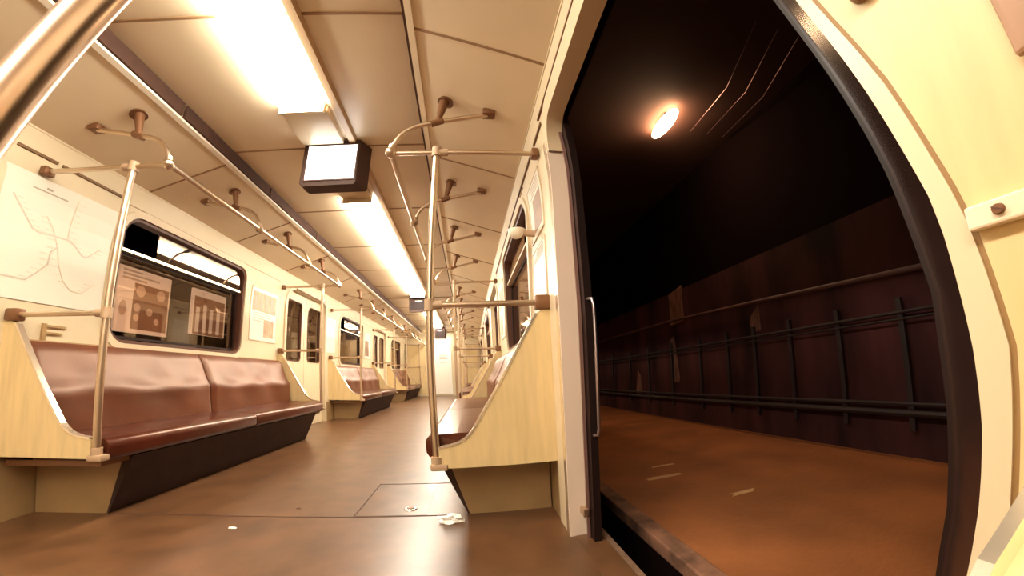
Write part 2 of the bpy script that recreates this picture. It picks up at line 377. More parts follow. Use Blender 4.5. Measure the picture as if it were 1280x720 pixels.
# near jamb post: face at x 1.375 seen as a cream band, then the leaf edge
link('jamb_post', curve_strip(lambda z: lin(GC, z) + 0.003, lambda z: lin(JC, z), ZS, 1.3315, 1.36), CREAM, od, True)
link('jamb_groove', curve_strip(lambda z: lin(GC, z) - 0.001, lambda z: lin(GC, z) + 0.003, ZS, 1.3335, 1.35), mat('groove_ochre', (0.30, 0.17, 0.06), 0.6), od, True)
bm = bmesh.new(); rows = []
for z in ZS:
    ox = wx(z) - 1.335; a, c = lin(JC, z), lin(LC, z)
    rows.append([bm.verts.new(v) for v in ((1.3325 + ox, a - 0.001, z), (1.402 + ox, c - 0.004, z), (1.402 + ox, c - 0.012, z), (1.3325 + ox, a - 0.009, z))])
for A, B in zip(rows, rows[1:]):
    for i in range(4): bm.faces.new((A[i], A[(i + 1) % 4], B[(i + 1) % 4], B[i]))
bm.faces.new(rows[0]); bm.faces.new(rows[-1])
link('metal_edge', bm, mat('reveal_metal', (0.05, 0.025, 0.02), 0.25, metal=0.5, spec=0.4), od, True)
nl = link('door_leaf', curve_strip(lambda z: -0.48, lambda z: lin(LC, z), ZS, 1.403, 1.435), LEAFM, od, True)
link('rubber_edge', curve_strip(lambda z: lin(LC, z) - 0.001, lambda z: lin(LC, z) + 0.006, ZS, 1.405, 1.433), RUBBER, nl, True)
# far jamb
FJ = lambda y, z: wx(z)
zs2 = [0.0, 0.3, 0.6, 0.9, 1.2, 1.4, 1.5, 1.6, 1.66]
link('jamb_post', curve_strip(lambda z: 1.478, lambda z: 1.66, zs2, 1.322, 1.334), CREAM, od)
link('metal_edge', curve_strip(lambda z: 1.476, lambda z: 1.515, zs2, 1.316, 1.322), TRIMW, od)
link('jamb_lining', curve_strip(lambda z: 1.470, lambda z: 1.478, zs2, 1.318, 1.40), mat('jamb_pale', (0.72, 0.57, 0.46), 0.35), od)
fl = link('door_leaf', curve_strip(lambda z: 1.425, lambda z: 2.05, zs2 + [1.72, 1.76], 1.388, 1.425), LEAFM, od)
link('rubber_edge', curve_strip(lambda z: 1.385, lambda z: 1.428, zs2 + [1.72, 1.76], 1.392, 1.421), RUBBER, fl)
link('steel_edge', curve_strip(lambda z: 1.425, lambda z: 1.433, zs2 + [1.72], 1.376, 1.3885), mat('dull_pink_metal', (0.42, 0.24, 0.20), 0.35, metal=0.7), fl)
link('door_handle', tube([(1.405, 1.385, 0.93), (1.41, 1.350, 0.925), (1.412, 1.343, 0.90), (1.412, 1.343, 0.46), (1.41, 1.350, 0.435), (1.405, 1.385, 0.43)], 0.006, 10), mat('dull_handle', (0.38, 0.30, 0.30), 0.3, metal=0.9), fl, True)
bm = bmesh.new(); add_box(bm, 1.36, 1.385, 1.415, 1.47, 0.10, 0.13, bev=0.004); link('door_stop', bm, STEEL, od)
# header above the open door
hp = []
for y, z in door_hole(0.20, 1.476)[:-1]: hp.append((y, z))
a_, b_ = door_hole(0.20, 1.476, -0.02), door_hole(0.20, 1.476, 0.045)
hd = [(p, q) for p, q in zip(a_, b_) if p[1] > 1.55]
bm = bmesh.new()
ra = []
for (p, q) in hd:
    z = p[1]; zq = q[1]
    ra.append([bm.verts.new((wx(z) - 0.012 + 0.07, p[0], p[1])), bm.verts.new((wx(z) - 0.012, p[0], p[1])), bm.verts.new((wx(zq) - 0.012, q[0], q[1])), bm.verts.new((wx(zq) + 0.002, q[0], q[1]))])
for A, B in zip(ra, ra[1:]):
    for i in range(3): bm.faces.new((A[i], A[i + 1], B[i + 1], B[i]))
link('header_trim', bm, CREAM, od, True)
bm = bmesh.new(); add_box(bm, 1.276, 1.290, 0.20, 1.52, 1.812, 1.822); link('header_groove', bm, BRONZE, od)
# threshold
link('threshold', box(1.34, 1.455, 0.16, 1.50, -0.03, 0.002), FLOOR, od)
link('sill_strip', box(1.44, 1.462, 0.16, 1.50, -0.03, 0.004), mat('sill_metal', (0.35, 0.22, 0.15), 0.4, metal=0.6, var=0.3, vscale=30), od)
# outer skin of the car so nothing shows through beside the wall sheets
for s in (-1, 1):
    bm = bmesh.new()
    segs = [(Y0, Y1)] if False else []
    y = Y0; holes = []
    outer = [(Y0, -0.9), (Y1, -0.9), (Y1, 2.2), (Y0, 2.2)]
    for k in (-1, 0, 1, 2): holes.append(rr(2.21 + PER * k, 0.895, 3.65 + PER * k, 1.705, 0.11))
    for k in ((0, 1, 2)): holes.append(rr(0.02 + PER * k if (s > 0 and k == 0) else 0.19 + PER * k, -0.02, 1.46 + PER * k if k or s < 0 else 1.62, 1.80, 0.05))
    if s > 0:
        holes = [h for h in holes]
    struct(link('wall_outer_%s' % SIDE[s], sheet(outer, holes, lambda y, z: s * (wx(min(z, 2.0)) + 0.115), s * 0.006, LEV), BLACKM), 'dark outer skin of the carriage on the %s side' % SIDE[s], 'wall')

# near wall pieces beside the camera: trim strip with screw, notice
nw = thing('wall_trim_strip', (1.37, -0.2, 0.76), 'cream metal strip with a slotted screw on the yellow wall right of the doorway', 'trim strip')
link('strip', box(1.322, 1.332, -0.5, 0.131, 0.744, 0.762, bev=0.002), mat('pale_strip', (0.86, 0.70, 0.52), 0.3), nw)
bm = bmesh.new(); bmesh.ops.create_cone(bm, cap_ends=True, segments=20, radius1=0.0042, radius2=0.0034, depth=0.003, matrix=Matrix.Translation((1.3205, 0.1095, 0.7535)) @ Matrix.Rotation(-math.pi / 2, 4, 'Y'))
sc_ = link('screw', bm, BRONZE, nw, True)
link('slot', prism([(0.1063, 0.7512), (0.1127, 0.7550), (0.1122, 0.7560), (0.1058, 0.7522)], 1.3185, 1.3192, 'x'), GASKET, sc_)
npn = struct(link('wall_panel_right', curve_strip(lambda z: -0.95, lambda z: lin(GC, z) - 0.0015, ZS[:-6], 1.3318, 1.3345), YELLOW), 'yellow wall panel between the open doorway and the near seat', 'wall')
rb = thing('round_bracket', (1.33, 0.145, 1.0), 'small brown round bracket on the yellow wall at the top edge', 'bracket')
bm = bmesh.new(); bmesh.ops.create_cone(bm, cap_ends=True, segments=24, radius1=0.0165, radius2=0.014, depth=0.012, matrix=Matrix.Translation((1.324, 0.145, 1.0)) @ Matrix.Rotation(-math.pi / 2, 4, 'Y')); link('disc', bm, BRONZE, rb, True)
nb = thing('notice_board', (1.36, -0.3, 1.0), 'brown framed notice on the yellow wall at the upper right edge', 'notice')
link('board', box(1.322, 1.331, -0.75, 0.074, 0.848, 1.30, bev=0.004), mat('notice_brown', (0.36, 0.19, 0.10), 0.4), nb)

# ------------------------------------------------------------------ benches
def nose_prof(s, dz):
    zt, zb = 0.418 + dz, 0.318 + dz
    pr = [(1.16, zt + 0.012), (0.90, zt + 0.006), (0.815, zt)]
    for i in range(7):
        a = math.radians(90 - 110 * i / 6); pr.append((0.797 - 0.0 + -0.034 * math.cos(a), zt - 0.036 + 0.036 * math.sin(a)) if 0 else (0.800 - 0.040 * math.sin(math.radians(15 * i)), zt - 0.040 * (1 - math.cos(math.radians(15 * i)))))
    pr += [(0.762, zb + 0.02), (0.775, zb), (1.16, zb)]
    return [(s * x, z) for x, z in pr]
def bench(s, k, label, zd=None):
    dz = -0.028 if s < 0 else 0.0
    ya, yb = 1.705 + PER * k, 4.40 + PER * k
    b = thing('seat_bench', (s * 1.0, (ya + yb) / 2, 0), label, 'bench', 'brown vinyl benches along both walls')
    ym = 3.0 + PER * k
    for a, c in ((ya, ym - 0.004), (ym + 0.004, yb)):
        bm = prism(nose_prof(s, dz), a, c, bev=0.004)
        link('seat_cushion', bm, VINYL, b, True)
        z0 = 0.425 + dz
        # backrest, denser grid for soft creases
        bm = bmesh.new(); ny = 48; nz = 16; G = []
        for i in range(ny + 1):
            row = []
            for j in range(nz + 1):
                t = j / nz; y = a + (c - a) * i / ny
                x = 1.135 + 0.03 * t + (0.10 * ((t - 0.42) / 0.58) ** 0.9 if t > 0.42 else 0.0)
                e = min(i, ny - i) / ny * (c - a)
                x += 0.022 * max(0, 1 - e / 0.03) ** 2 + 0.02 * max(0, (t - 0.93) / 0.07) ** 2
                x += 0.007 * math.sin(y * 13.0 + t * 3) * math.sin(math.pi * t) - 0.010 * max(0, 1 - abs(t - 0.46 - 0.03 * math.sin(y * 7)) / 0.12)
                z = z0 + (0.852 - z0) * t
                row.append(bm.verts.new((s * x, y, z)))
            G.append(row)
        for i in range(ny):
            for j in range(nz): bm.faces.new((G[i][j], G[i + 1][j], G[i + 1][j + 1], G[i][j + 1]))
        back = [[bm.verts.new((s * 1.325, a + (c - a) * i / ny, z)) for z in (z0, 0.852)] for i in range(ny + 1)]
        for i in range(ny):
            bm.faces.new((G[i][-1], G[i + 1][-1], back[i + 1][1], back[i][1])); bm.faces.new((G[i + 1][0], G[i][0], back[i][0], back[i + 1][0])); bm.faces.new((back[i][0], back[i][1], back[i + 1][1], back[i + 1][0]))
        bm.faces.new([G[0][j] for j in range(nz + 1)] + [back[0][1], back[0][0]]); bm.faces.new([G[-1][j] for j in reversed(range(nz + 1))] + [back[-1][0], back[-1][1]])
        link('backrest', bm, VINYLB, b, True)
    link('plinth', prism([(s * 1.32, 0), (s * 0.925, 0), (s * 0.835, 0.30 + dz), (s * 1.32, 0.30 + dz)], ya + 0.15, yb - 0.15), PLINTH, b)
    link('heater_grille', prism([(s * 0.927, 0.004), (s * 0.916, 0.0), (s * 0.780, 0.312 + dz), (s * 0.840, 0.312 + dz)], ya + 0.152, yb - 0.152), PLINTHD, b)
    link('seat_rail', box(s * 0.80, s * 1.30, ya, yb, 0.292 + dz, 0.318 + dz), BRONZE, b)
    return b
def panel_prof(s, dz=0.0):
    d = 0.022 if s < 0 else -0.008
    pts = [(1.34, 0.292 + d), (0.815, 0.284 + d), (0.812, 0.372 + d)] + [tuple(p) for p in bez((0.832, 0.378 + d, 0), (0.93, 0.382 + d, 0), (1.0, 0.488 + d * 0.7, 0), 6)[0:0]]
    for p in bez((0.84, 0.380 + d, 0), (0.935, 0.385 + d, 0), (0.985, 0.468 + d * .7, 0), 7): pts.append((p.x, p.y))
    pts += [(1.09, 0.633 + d * .5), (1.265, 0.925), (1.30, 0.945), (1.34, 0.945)]
    return [(s * x, z) for x, z in pts]
def end_panel(s, y, label, worn=False):
    p = thing('seat_partition', (s * 1.07, y, 0.3), label, 'partition', 'yellow end panels of the benches')
    pr = panel_prof(s)
    if worn: pr = [(x, z) for x, z in pr if x < 1.0 or x > 1.27] ; i_ = [i for i, q in enumerate(pr) if q[0] < 1.0][-1] + 1; pr[i_:i_] = [(1.03, 0.580), (1.08, 0.6215), (1.106, 0.6325), (1.15, 0.65), (1.22, 0.76)]
    link('panel', prism(pr, y - 0.011, y + 0.011), YELLOW, p)
    path = [(x, y, z) for x, z in pr[2:-2]]; yi = 0.0105 if worn else -0.0135
    bm = bmesh.new(); n = len(path); rings = []
    for i, q in enumerate(path):
        t = (Vector(path[min(i + 1, n - 1)]) - Vector(path[max(i - 1, 0)])).normalized(); nn = Vector((-t.z, 0, t.x)) * (1 if s > 0 else -1)
        if nn.z < 0: nn = -nn
        rings.append([bm.verts.new(Vector(q) + nn * h + Vector((0, yy, 0))) for h, yy in ((-0.006, yi), (0.0045, yi), (0.0045, 0.0135), (-0.006, 0.0135))])
    for A, B in zip(rings, rings[1:]):
        for i in range(4): bm.faces.new((A[i], A[(i + 1) % 4], B[(i + 1) % 4], B[i]))
    bm.faces.new(rings[0]); bm.faces.new(rings[-1])
    link('edge_trim', bm, TRIMW, p)
    return p
def grab_pole(s, y, label):
    d = 0.02 if s < 0 else -0.008
    X = s * 0.79 if s < 0 else 0.808
    zm, zt = 0.97, 1.716
    g = thing('grab_pole', (X, y, 0.3), label, 'grab pole', 'steel grab poles at the bench ends')
    link('pole', tube([(X, y, 0.30 + d), (X, y, zt)], 0.0165, 14), STEEL, g, True)
    link('crossbar', tube([(X, y, zm), (s * 1.30, y, zm)], 0.0125, 12), STEEL, g, True)
    link('top_bar', tube([(s * 0.605, y, zt), (s * 1.30, y, zt)], 0.0125, 12), STEEL, g, True)
    for (x, z, r, l) in ((X, zm, 0.024, 0.05), (X, zt, 0.024, 0.05)):
        bm = bmesh.new(); add_tube(bm, [(x, y, z - l / 2), (x, y, z + l / 2)], r, 14); add_tube(bm, [(x, y, z), (x + s * 0.055, y, z)], 0.019, 12)
        link('clamp', bm, mat('cast_clamp', (0.42, 0.28, 0.17), 0.35, metal=0.8), g, True)
    bm = bmesh.new(); add_box(bm, X - 0.028, X + 0.045, y - 0.025, y + 0.025, 0.276 + d, 0.305 + d, bev=0.006); add_tube(bm, [(X, y, 0.29 + d), (X, y, 0.335 + d)], 0.024, 14)
    link('foot_socket', bm, mat('cast_clamp', (0.42, 0.28, 0.17)), g, True)
    bm = bmesh.new(); add_box(bm, s * 1.262, s * 1.325, y - 0.025, y + 0.025, zm - 0.030, zm + 0.030, bev=0.008); link('wall_bracket', bm, BRONZE, g, True)
    bm = bmesh.new(); add_box(bm, s * 1.268, s * 1.305, y - 0.028, y + 0.028, zt - 0.024, zt + 0.024, bev=0.008); link('wall_bracket', bm, BRONZE, g, True)
    return g
def handrail(s, k, label):
    X = 0.585; z = 1.716; ya, yb = 1.665 + PER * k, 4.43 + PER * k
    h = thing('overhead_handrail', (s * X, (ya + yb) / 2, z), label, 'handrail', 'overhead handrails above the benches')
    link('rail', tube([(s * X, ya, z), (s * X, yb, z)], 0.0145, 12), STEEL, h, True)
    clampm = mat('cast_clamp', (0.42, 0.28, 0.17))
    for i in range(4):
        y = ya + (yb - ya) * i / 3
        pts = bez((s * X, y, z), (s * (X + 0.02), y, z + 0.135), (s * 0.74, y, z + 0.165), 7) + [Vector((s * 1.05, y, 1.945))]
        hg = link('hanger', tube(pts, 0.0125, 12), STEEL, h, True)
        bm = bmesh.new(); add_ball(bm, (s * X, y, z), 0.028, (1, 1.1, 1)); add_tube(bm, [(s * X, y, z), (s * (X + .006), y, z + 0.04)], 0.020, 12)
        link('joint', bm, clampm if i in (1, 2) else STEEL, hg, True)
        # drop stub from the ceiling to the hanger
        mx = s * 0.80; my = z + 0.165 + (0.80 - 0.74) / 0.31 * (1.945 - z - 0.165)
        bm = bmesh.new(); add_tube(bm, [(s * 0.83, y, cz(0.83) - 0.002), (mx, y, my)], 0.013, 10, radii=[0.027, 0.013]); add_tube(bm, [(mx - 0.03, y, my - 0.012 * 1), (mx + 0.03, y, my + 0.012)] if s > 0 else [(mx + 0.03, y, my - 0.012), (mx - 0.03, y, my + 0.012)], 0.018, 10)
        link('drop_stub', bm, BRONZE, hg, True)
        bm = bmesh.new(); add_box(bm, s * 1.025, s * 1.09, y - 0.03, y + 0.03, cz(1.055) - 0.028, cz(1.055) + 0.006, bev=0.006); link('flange', bm, BRONZE, hg, True)
        for fxx in (0.835,):
            bm = bmesh.new(); bmesh.ops.create_cone(bm, cap_ends=True, segments=16, radius1=0.043, radius2=0.036, depth=0.016, matrix=Matrix.Translation((s * fxx, y, cz(fxx) - 0.008)) @ Matrix.Rotation(s * 0.306, 4, 'Y'))
            link('flange', bm, BRONZE, hg, True)
    return h
WHICH = {-1: 'behind the camera', 0: 'nearest the camera', 1: 'in mid carriage', 2: 'next to the far end wall'}
for s in (-1, 1):
    sd = 'left' if s < 0 else 'right'
    b0 = bench(s, 0, 'brown vinyl bench on the %s, %s' % (sd, WHICH[0]))
    for k in (1, 2): dup(b0, PER * k, 'brown vinyl bench on the %s, %s' % (sd, WHICH[k]))
    h0 = handrail(s, 0, 'steel overhead handrail above the %s bench %s' % (sd, WHICH[0]))
    for k in (1, 2): dup(h0, PER * k, 'steel overhead handrail above the %s bench %s' % (sd, WHICH[k]))
    for e, yy in (('near', 1.672), ('far', 4.43)):
        p0 = end_panel(s, yy, 'yellow partition, %s end of the %s bench %s' % (e, sd, WHICH[0]))
        g0 = grab_pole(s, yy, 'steel grab pole, %s end of the %s bench %s' % (e, sd, WHICH[0]))
        for k in (1, 2):
            dup(p0, PER * k, 'yellow partition, %s end of the %s bench %s' % (e, sd, WHICH[k]))
            dup(g0, PER * k, 'steel grab pole, %s end of the %s bench %s' % (e, sd, WHICH[k]))
# the bench the camera stands over, right side
np_ = end_panel(1, 0.029, 'yellow end panel with bright sloping edge, closest to the camera at lower right', True)
nb_ = bench(1, -1, 'long brown vinyl bench on the right, behind and under the camera')
for c in kids(nb_): pass
nb_.scale = (1, 1, 1); nb_.location.y += 0.01

# slim chrome stanchion crossing the upper left corner
A = Vector((0.554, 0.2575, 0.858)); D = Vector((0.0246, 0.0371, 0.216)) / 0.216
P0, P1 = A + D * (0.006 - A.z), A + D * (2.160 - A.z)
ps = thing('chrome_stanchion', (P0.x, P0.y, 0), 'thick chrome stanchion crossing the upper left corner close to the camera', 'pole')
link('pole', tube([P0, P1], 0.0185, 28), CHROME, ps, True)
bm = bmesh.new(); add_tube(bm, [Vector((P0.x, P0.y, 0.001)), Vector((P0.x, P0.y, 0.02))], 0.05, 20); link('floor_flange', bm, STEEL, ps, True)
bm = bmesh.new(); add_tube(bm, [Vector((P1.x, P1.y, 2.145)), Vector((P1.x, P1.y, 2.163))], 0.045, 20); link('ceiling_flange', bm, STEEL, ps, True)

# ------------------------------------------------------------------ lamps, screens
def lamp(ya, yb, label):
    l = thing('ceiling_lamp', (0, (ya + yb) / 2, 2.14), label, 'lamp', 'long fluorescent ceiling lamps')
    link('diffuser', prism([(-0.118, 2.162), (-0.125, 2.126), (-0.112, 2.108), (0.112, 2.108), (0.125, 2.126), (0.118, 2.162)], ya, yb), DIFF, l)
    bm = bmesh.new(); add_box(bm, -0.13, 0.13, ya - 0.02, ya - 0.002, 2.104, 2.166); add_box(bm, -0.13, 0.13, yb + 0.002, yb + 0.02, 2.104, 2.166); add_box(bm, -0.115, 0.115, ya, yb, 2.1605, 2.166)
    link('housing', bm, CREAM, l)
    return l
lamp(-2.4, 1.82, 'long bright fluorescent ceiling lamp overhead, nearest the camera')
lamp(3.06, 7.2, 'long bright fluorescent ceiling lamp between the two hanging screens')
lamp(12.5, 13.3, 'short added ceiling lamp brightening the far end wall')  # added lamp, brightens the pale end door and wall
lamp(7.7, 11.9, 'bright fluorescent ceiling lamp beyond the second screen')
bm = bmesh.new(); add_box(bm, -0.135, 0.14, 1.85, 2.19, 2.125, 2.166, bev=0.006); tag(link('cover_plate', bm, CREAM, None, True), 'cream cover box on the ceiling between the near lamp and the screen', 'cover')
bm = bmesh.new(); add_box(bm, -0.13, 0.13, 2.86, 3.03, 2.135, 2.166, bev=0.006); tag(link('cover_plate', bm, CREAM, None, True), 'small cream cover strip at the near end of the second lamp', 'cover')
bm = bmesh.new(); add_prism(bm, [(0.165, 2.166), (0.175, 2.138), (0.215, 2.138), (0.225, 2.166)], Y0, Y1); struct(link('trim_11', bm, mat('conduit_tan', (0.50, 0.34, 0.19), 0.4)), 'tan conduit running along the right of the ceiling lamps', 'trim')
def monitor(name, y, x0, x1, z0, z1, dep, label, lit):
    m = thing(name, ((x0 + x1) / 2, y, z1), label, 'screen')
    # casing: front face towards -y, tapering towards the back
    bm = bmesh.new(); cx = (x0 + x1) / 2
    f = [(x0, z0 + 0.02), (x0 + 0.03, z0), (x1 - 0.01, z0), (x1, z0 + 0.02), (x1, z1), (x0, z1)]
    A = [bm.verts.new((x, y, z)) for x, z in f]
    B = [bm.verts.new((x + (0.0 if x < cx else 0.052), y + dep * 0.55, z - (0.0 if z > (z0 + z1) / 2 else 0.0))) for x, z in f]
    C = [bm.verts.new((x * 0.8 + cx * 0.2 + 0.01, y + dep, z * 0.8 + (z0 + z1) / 2 * 0.2 + 0.02)) for x, z in f]
    bm.faces.new(A); bm.faces.new(list(reversed(C)))
    for P, Q in ((A, B), (B, C)):
        for i in range(6): bm.faces.new((P[i], P[(i + 1) % 6], Q[(i + 1) % 6], Q[i]))
    link('casing', bm, DARKM, m)
    sx0, sx1, sz0, sz1 = x0 + 0.032, x1 - 0.014, z0 + 0.040, z1 - 0.036
    if lit:
        link('screen', box(sx0, sx1, y - 0.004, y + 0.001, sz0, sz1, bev=0.0), SCREEN, m)
        bm = bmesh.new()
        for a in ((sx0 - 0.008, sx0, sz0 - .008, sz1 + .008), (sx1, sx1 + 0.008, sz0 - .008, sz1 + .008), (sx0, sx1, sz0 - .008, sz0), (sx0, sx1, sz1, sz1 + .008)): add_box(bm, a[0], a[1], y - 0.007, y + 0.001, a[2], a[3])
        link('bezel', bm, GASKET, m)
    else:
        link('screen', box(sx0, sx1, y - 0.003, y + 0.001, sz0, sz1 - 0.02), mat('dark_screen', (0.02, 0.010, 0.008), 0.6, spec=0.2), m)
        bm = bmesh.new(); cxm = (x0 + x1) / 2; zc = z1 - 0.055
        add_prism(bm, [(cxm - 0.075, zc + 0.012), (cxm - 0.02, zc + 0.012), (cxm, zc + 0.018), (cxm + 0.02, zc + 0.012), (cxm + 0.075, zc + 0.012), (cxm + 0.055, zc - 0.006), (cxm + 0.018, zc - 0.008), (cxm, zc - 0.02), (cxm - 0.018, zc - 0.008), (cxm - 0.055, zc - 0.006)], y - 0.006, y)
        link('emblem', bm, emit('emblem_glint', (1, 0.85, 0.65), 1.6), m)  # bright reflection on the emblem put in as a glow
    bm = bmesh.new(); add_box(bm, cx - 0.13, cx + 0.17, y + 0.05, y + 0.16, z1 - 0.02, 2.166, bev=0.01); link('ceiling_mount', bm, DARKM, m)
    return m
monitor('hanging_screen', 2.20, -0.125, 0.246, 1.835, 2.155, 0.20, 'hanging monitor in a brown casing with a glowing white screen', True)
monitor('hanging_screen', 7.32, -0.19, 0.20, 1.86, 2.11, 0.16, 'small dark monitor with a winged emblem at the far end of the second lamp', False)
monitor('hanging_screen', 11.95, -0.12, 0.20, 1.78, 2.08, 0.16, 'tiny dark monitor beyond the third lamp near the end wall', False)

# ------------------------------------------------------------------ far end
d7 = struct(link('door_7', box(-0.36, 0.30, Y1 - 0.02, Y1, 0.06, 1.96, bev=0.004), mat('white_door', (0.95, 0.90, 0.80), 0.35)), 'pale gangway door in the middle of the far end wall', 'door')
bm = bmesh.new()
for i, z in enumerate((1.36, 1.30, 1.24, 1.12)): add_box(bm, -0.12, 0.16 - 0.05 * (i % 2), Y1 - 0.024, Y1 - 0.02, z, z + 0.02)
link('notice', bm, INK, d7)
ec = thing('end_cabinet', (-0.92, Y1 - 0.1, 0), 'tall yellow cream equipment cabinet in the left corner of the end wall', 'cabinet')
link('body', box(-1.27, -0.50, Y1 - 0.10, Y1 - 0.001, 0, 1.80), CREAM, ec)
dd = link('cabinet_door', box(-1.20, -0.58, Y1 - 0.115, Y1 - 0.10, 0.06, 1.70, bev=0.005), YELLOW, ec)
link('handle', box(-0.66, -0.63, Y1 - 0.13, Y1 - 0.115, 0.82, 0.92), STEEL, dd)
ec = thing('end_cabinet', (0.9, Y1 - 0.1, 0), 'tall yellow equipment cabinet in the right corner of the end wall', 'cabinet')
link('body', box(0.50, 1.27, Y1 - 0.10, Y1 - 0.001, 0, 1.80), CREAM, ec)
link('cabinet_door', box(0.58, 1.20, Y1 - 0.115, Y1 - 0.10, 0.06, 1.70, bev=0.005), YELLOW, ec)

# ------------------------------------------------------------------ posters and small wall things
def wallbox(bm, s, ya, yb, za, zb, off, th=0.0015):
    """thin slab lying on the curved wall, off in front of it"""
    n = max(1, int((zb - za) / 0.08)); rows = []
    for i in range(n + 1):
        z = za + (zb - za) * i / n; x = s * (wx(z) - off)
        rows.append([bm.verts.new((x, ya, z)), bm.verts.new((x, yb, z)), bm.verts.new((x - s * th, yb, z)), bm.verts.new((x - s * th, ya, z))])
    for A, B in zip(rows, rows[1:]):
        for i in range(4): bm.faces.new((A[i], A[(i + 1) % 4], B[(i + 1) % 4], B[i]))
    bm.faces.new(rows[0]); bm.faces.new(rows[-1])
def wbox(*a):
    bm = bmesh.new(); wallbox(bm, *a); return bm
def wline(bm, s, pts, wd, off):
    for (y0, z0), (y1, z1) in zip(pts, pts[1:]):
        d = Vector((y1 - y0, z1 - z0)); L = d.length; d /= L; nrm = Vector((-d.y, d.x)) * wd / 2
        q = [(y0 - d.x * wd * .3 + nrm.x, z0 - d.y * wd * .3 + nrm.y), (y1 + d.x * wd * .3 + nrm.x, z1 + d.y * wd * .3 + nrm.y), (y1 + d.x * wd * .3 - nrm.x, z1 + d.y * wd * .3 - nrm.y), (y0 - d.x * wd * .3 - nrm.x, z0 - d.y * wd * .3 - nrm.y)]
        a = [bm.verts.new((s * (wx(z) - off), y, z)) for y, z in q]; b = [bm.verts.new((s * (wx(z) - off - 0.0012), y, z)) for y, z in q]
        bm.faces.new(a); bm.faces.new(b)
        for i in range(4): bm.faces.new((a[i], a[(i + 1) % 4], b[(i + 1) % 4], b[i]))
mp = thing('network_map', (-1.33, 1.83, 1.04), 'large white metro network map on the left wall beside the window', 'map')
link('sheet', wbox(-1, 1.49, 2.135, 1.05, 1.685, 0.002, 0.004), mat('map_paper', (0.76, 0.71, 0.60), 0.32), mp)
LA = [(1.58, 1.558), (1.639, 1.49), (1.699, 1.419), (1.729, 1.409), (1.807, 1.415), (1.876, 1.417), (1.918, 1.403), (1.973, 1.355), (1.998, 1.353), (2.072, 1.423)]
LB = [(1.88, 1.644), (1.874, 1.51), (1.876, 1.417)]
LCc = [(1.60, 1.153), (1.711, 1.154), (1.757, 1.204), (1.801, 1.259), (1.804, 1.325), (1.833, 1.363)]
LD = [(1.749, 1.504), (1.791, 1.454), (1.809, 1.416), (1.833, 1.363), (1.854, 1.274), (1.889, 1.194), (1.941, 1.144), (1.998, 1.141), (2.066, 1.207)]
for pts, wd, mm in ((LA, 0.007, 'map_line_grey'), (LB, 0.006, 'map_line_tan'), (LCc, 0.008, 'map_line_grey'), (LD, 0.006, 'map_line_tan')):
    bm = bmesh.new(); wline(bm, -1, pts, wd, 0.0065); link('route_line', bm, mat(mm, (0.62, 0.54, 0.43) if 'grey' in mm else (0.70, 0.60, 0.45), 0.5), mp)
for pts in (LA, LB, LCc, LD):
    for (y0, z0), (y1, z1) in zip(pts, pts[1:]):
        nn = max(1, int(math.hypot(y1 - y0, z1 - z0) / 0.03))
        for i in range(nn):
            t = (i + 0.5) / nn; y = y0 + (y1 - y0) * t; z = z0 + (z1 - z0) * t
            wl = random.uniform(0.018, 0.04); sg = 1 if pts in (LA, LB) else -1
            bm = bmesh.new(); wline(bm, -1, [(y + 0.012 * sg, z + 0.004), (y + (0.012 + wl) * sg, z + 0.004)], 0.0035, 0.0065); link('station_name', bm, mat('map_text', (0.70, 0.62, 0.50), 0.5), mp)
bm = bmesh.new()
y = 1.65
for wl in (0.022, 0.03, 0.014, 0.034, 0.022, 0.02):
    wline(bm, -1, [(y, 1.622), (y + wl, 1.622)], 0.007, 0.0065); y += wl + 0.006
wline(bm, -1, [(1.712, 1.640), (1.722, 1.640)], 0.011, 0.0065); wline(bm, -1, [(1.725, 1.640), (1.735, 1.640)], 0.011, 0.0065)
link('title', bm, INK, mp)
fb = thing('wall_bracket', (-1.33, 1.87, 0.85), 'small brown bracket shaped like a letter F under the network map', 'bracket')
bm = bmesh.new(); wallbox(bm, -1, 1.825, 1.845, 0.862, 0.950, 0.0, 0.012); wallbox(bm, -1, 1.845, 1.945, 0.932, 0.944, 0.0, 0.012); wallbox(bm, -1, 1.845, 1.925, 0.896, 0.907, 0.0, 0.012)
link('bracket', bm, mat('ochre_bracket', (0.36, 0.22, 0.09), 0.4), fb)
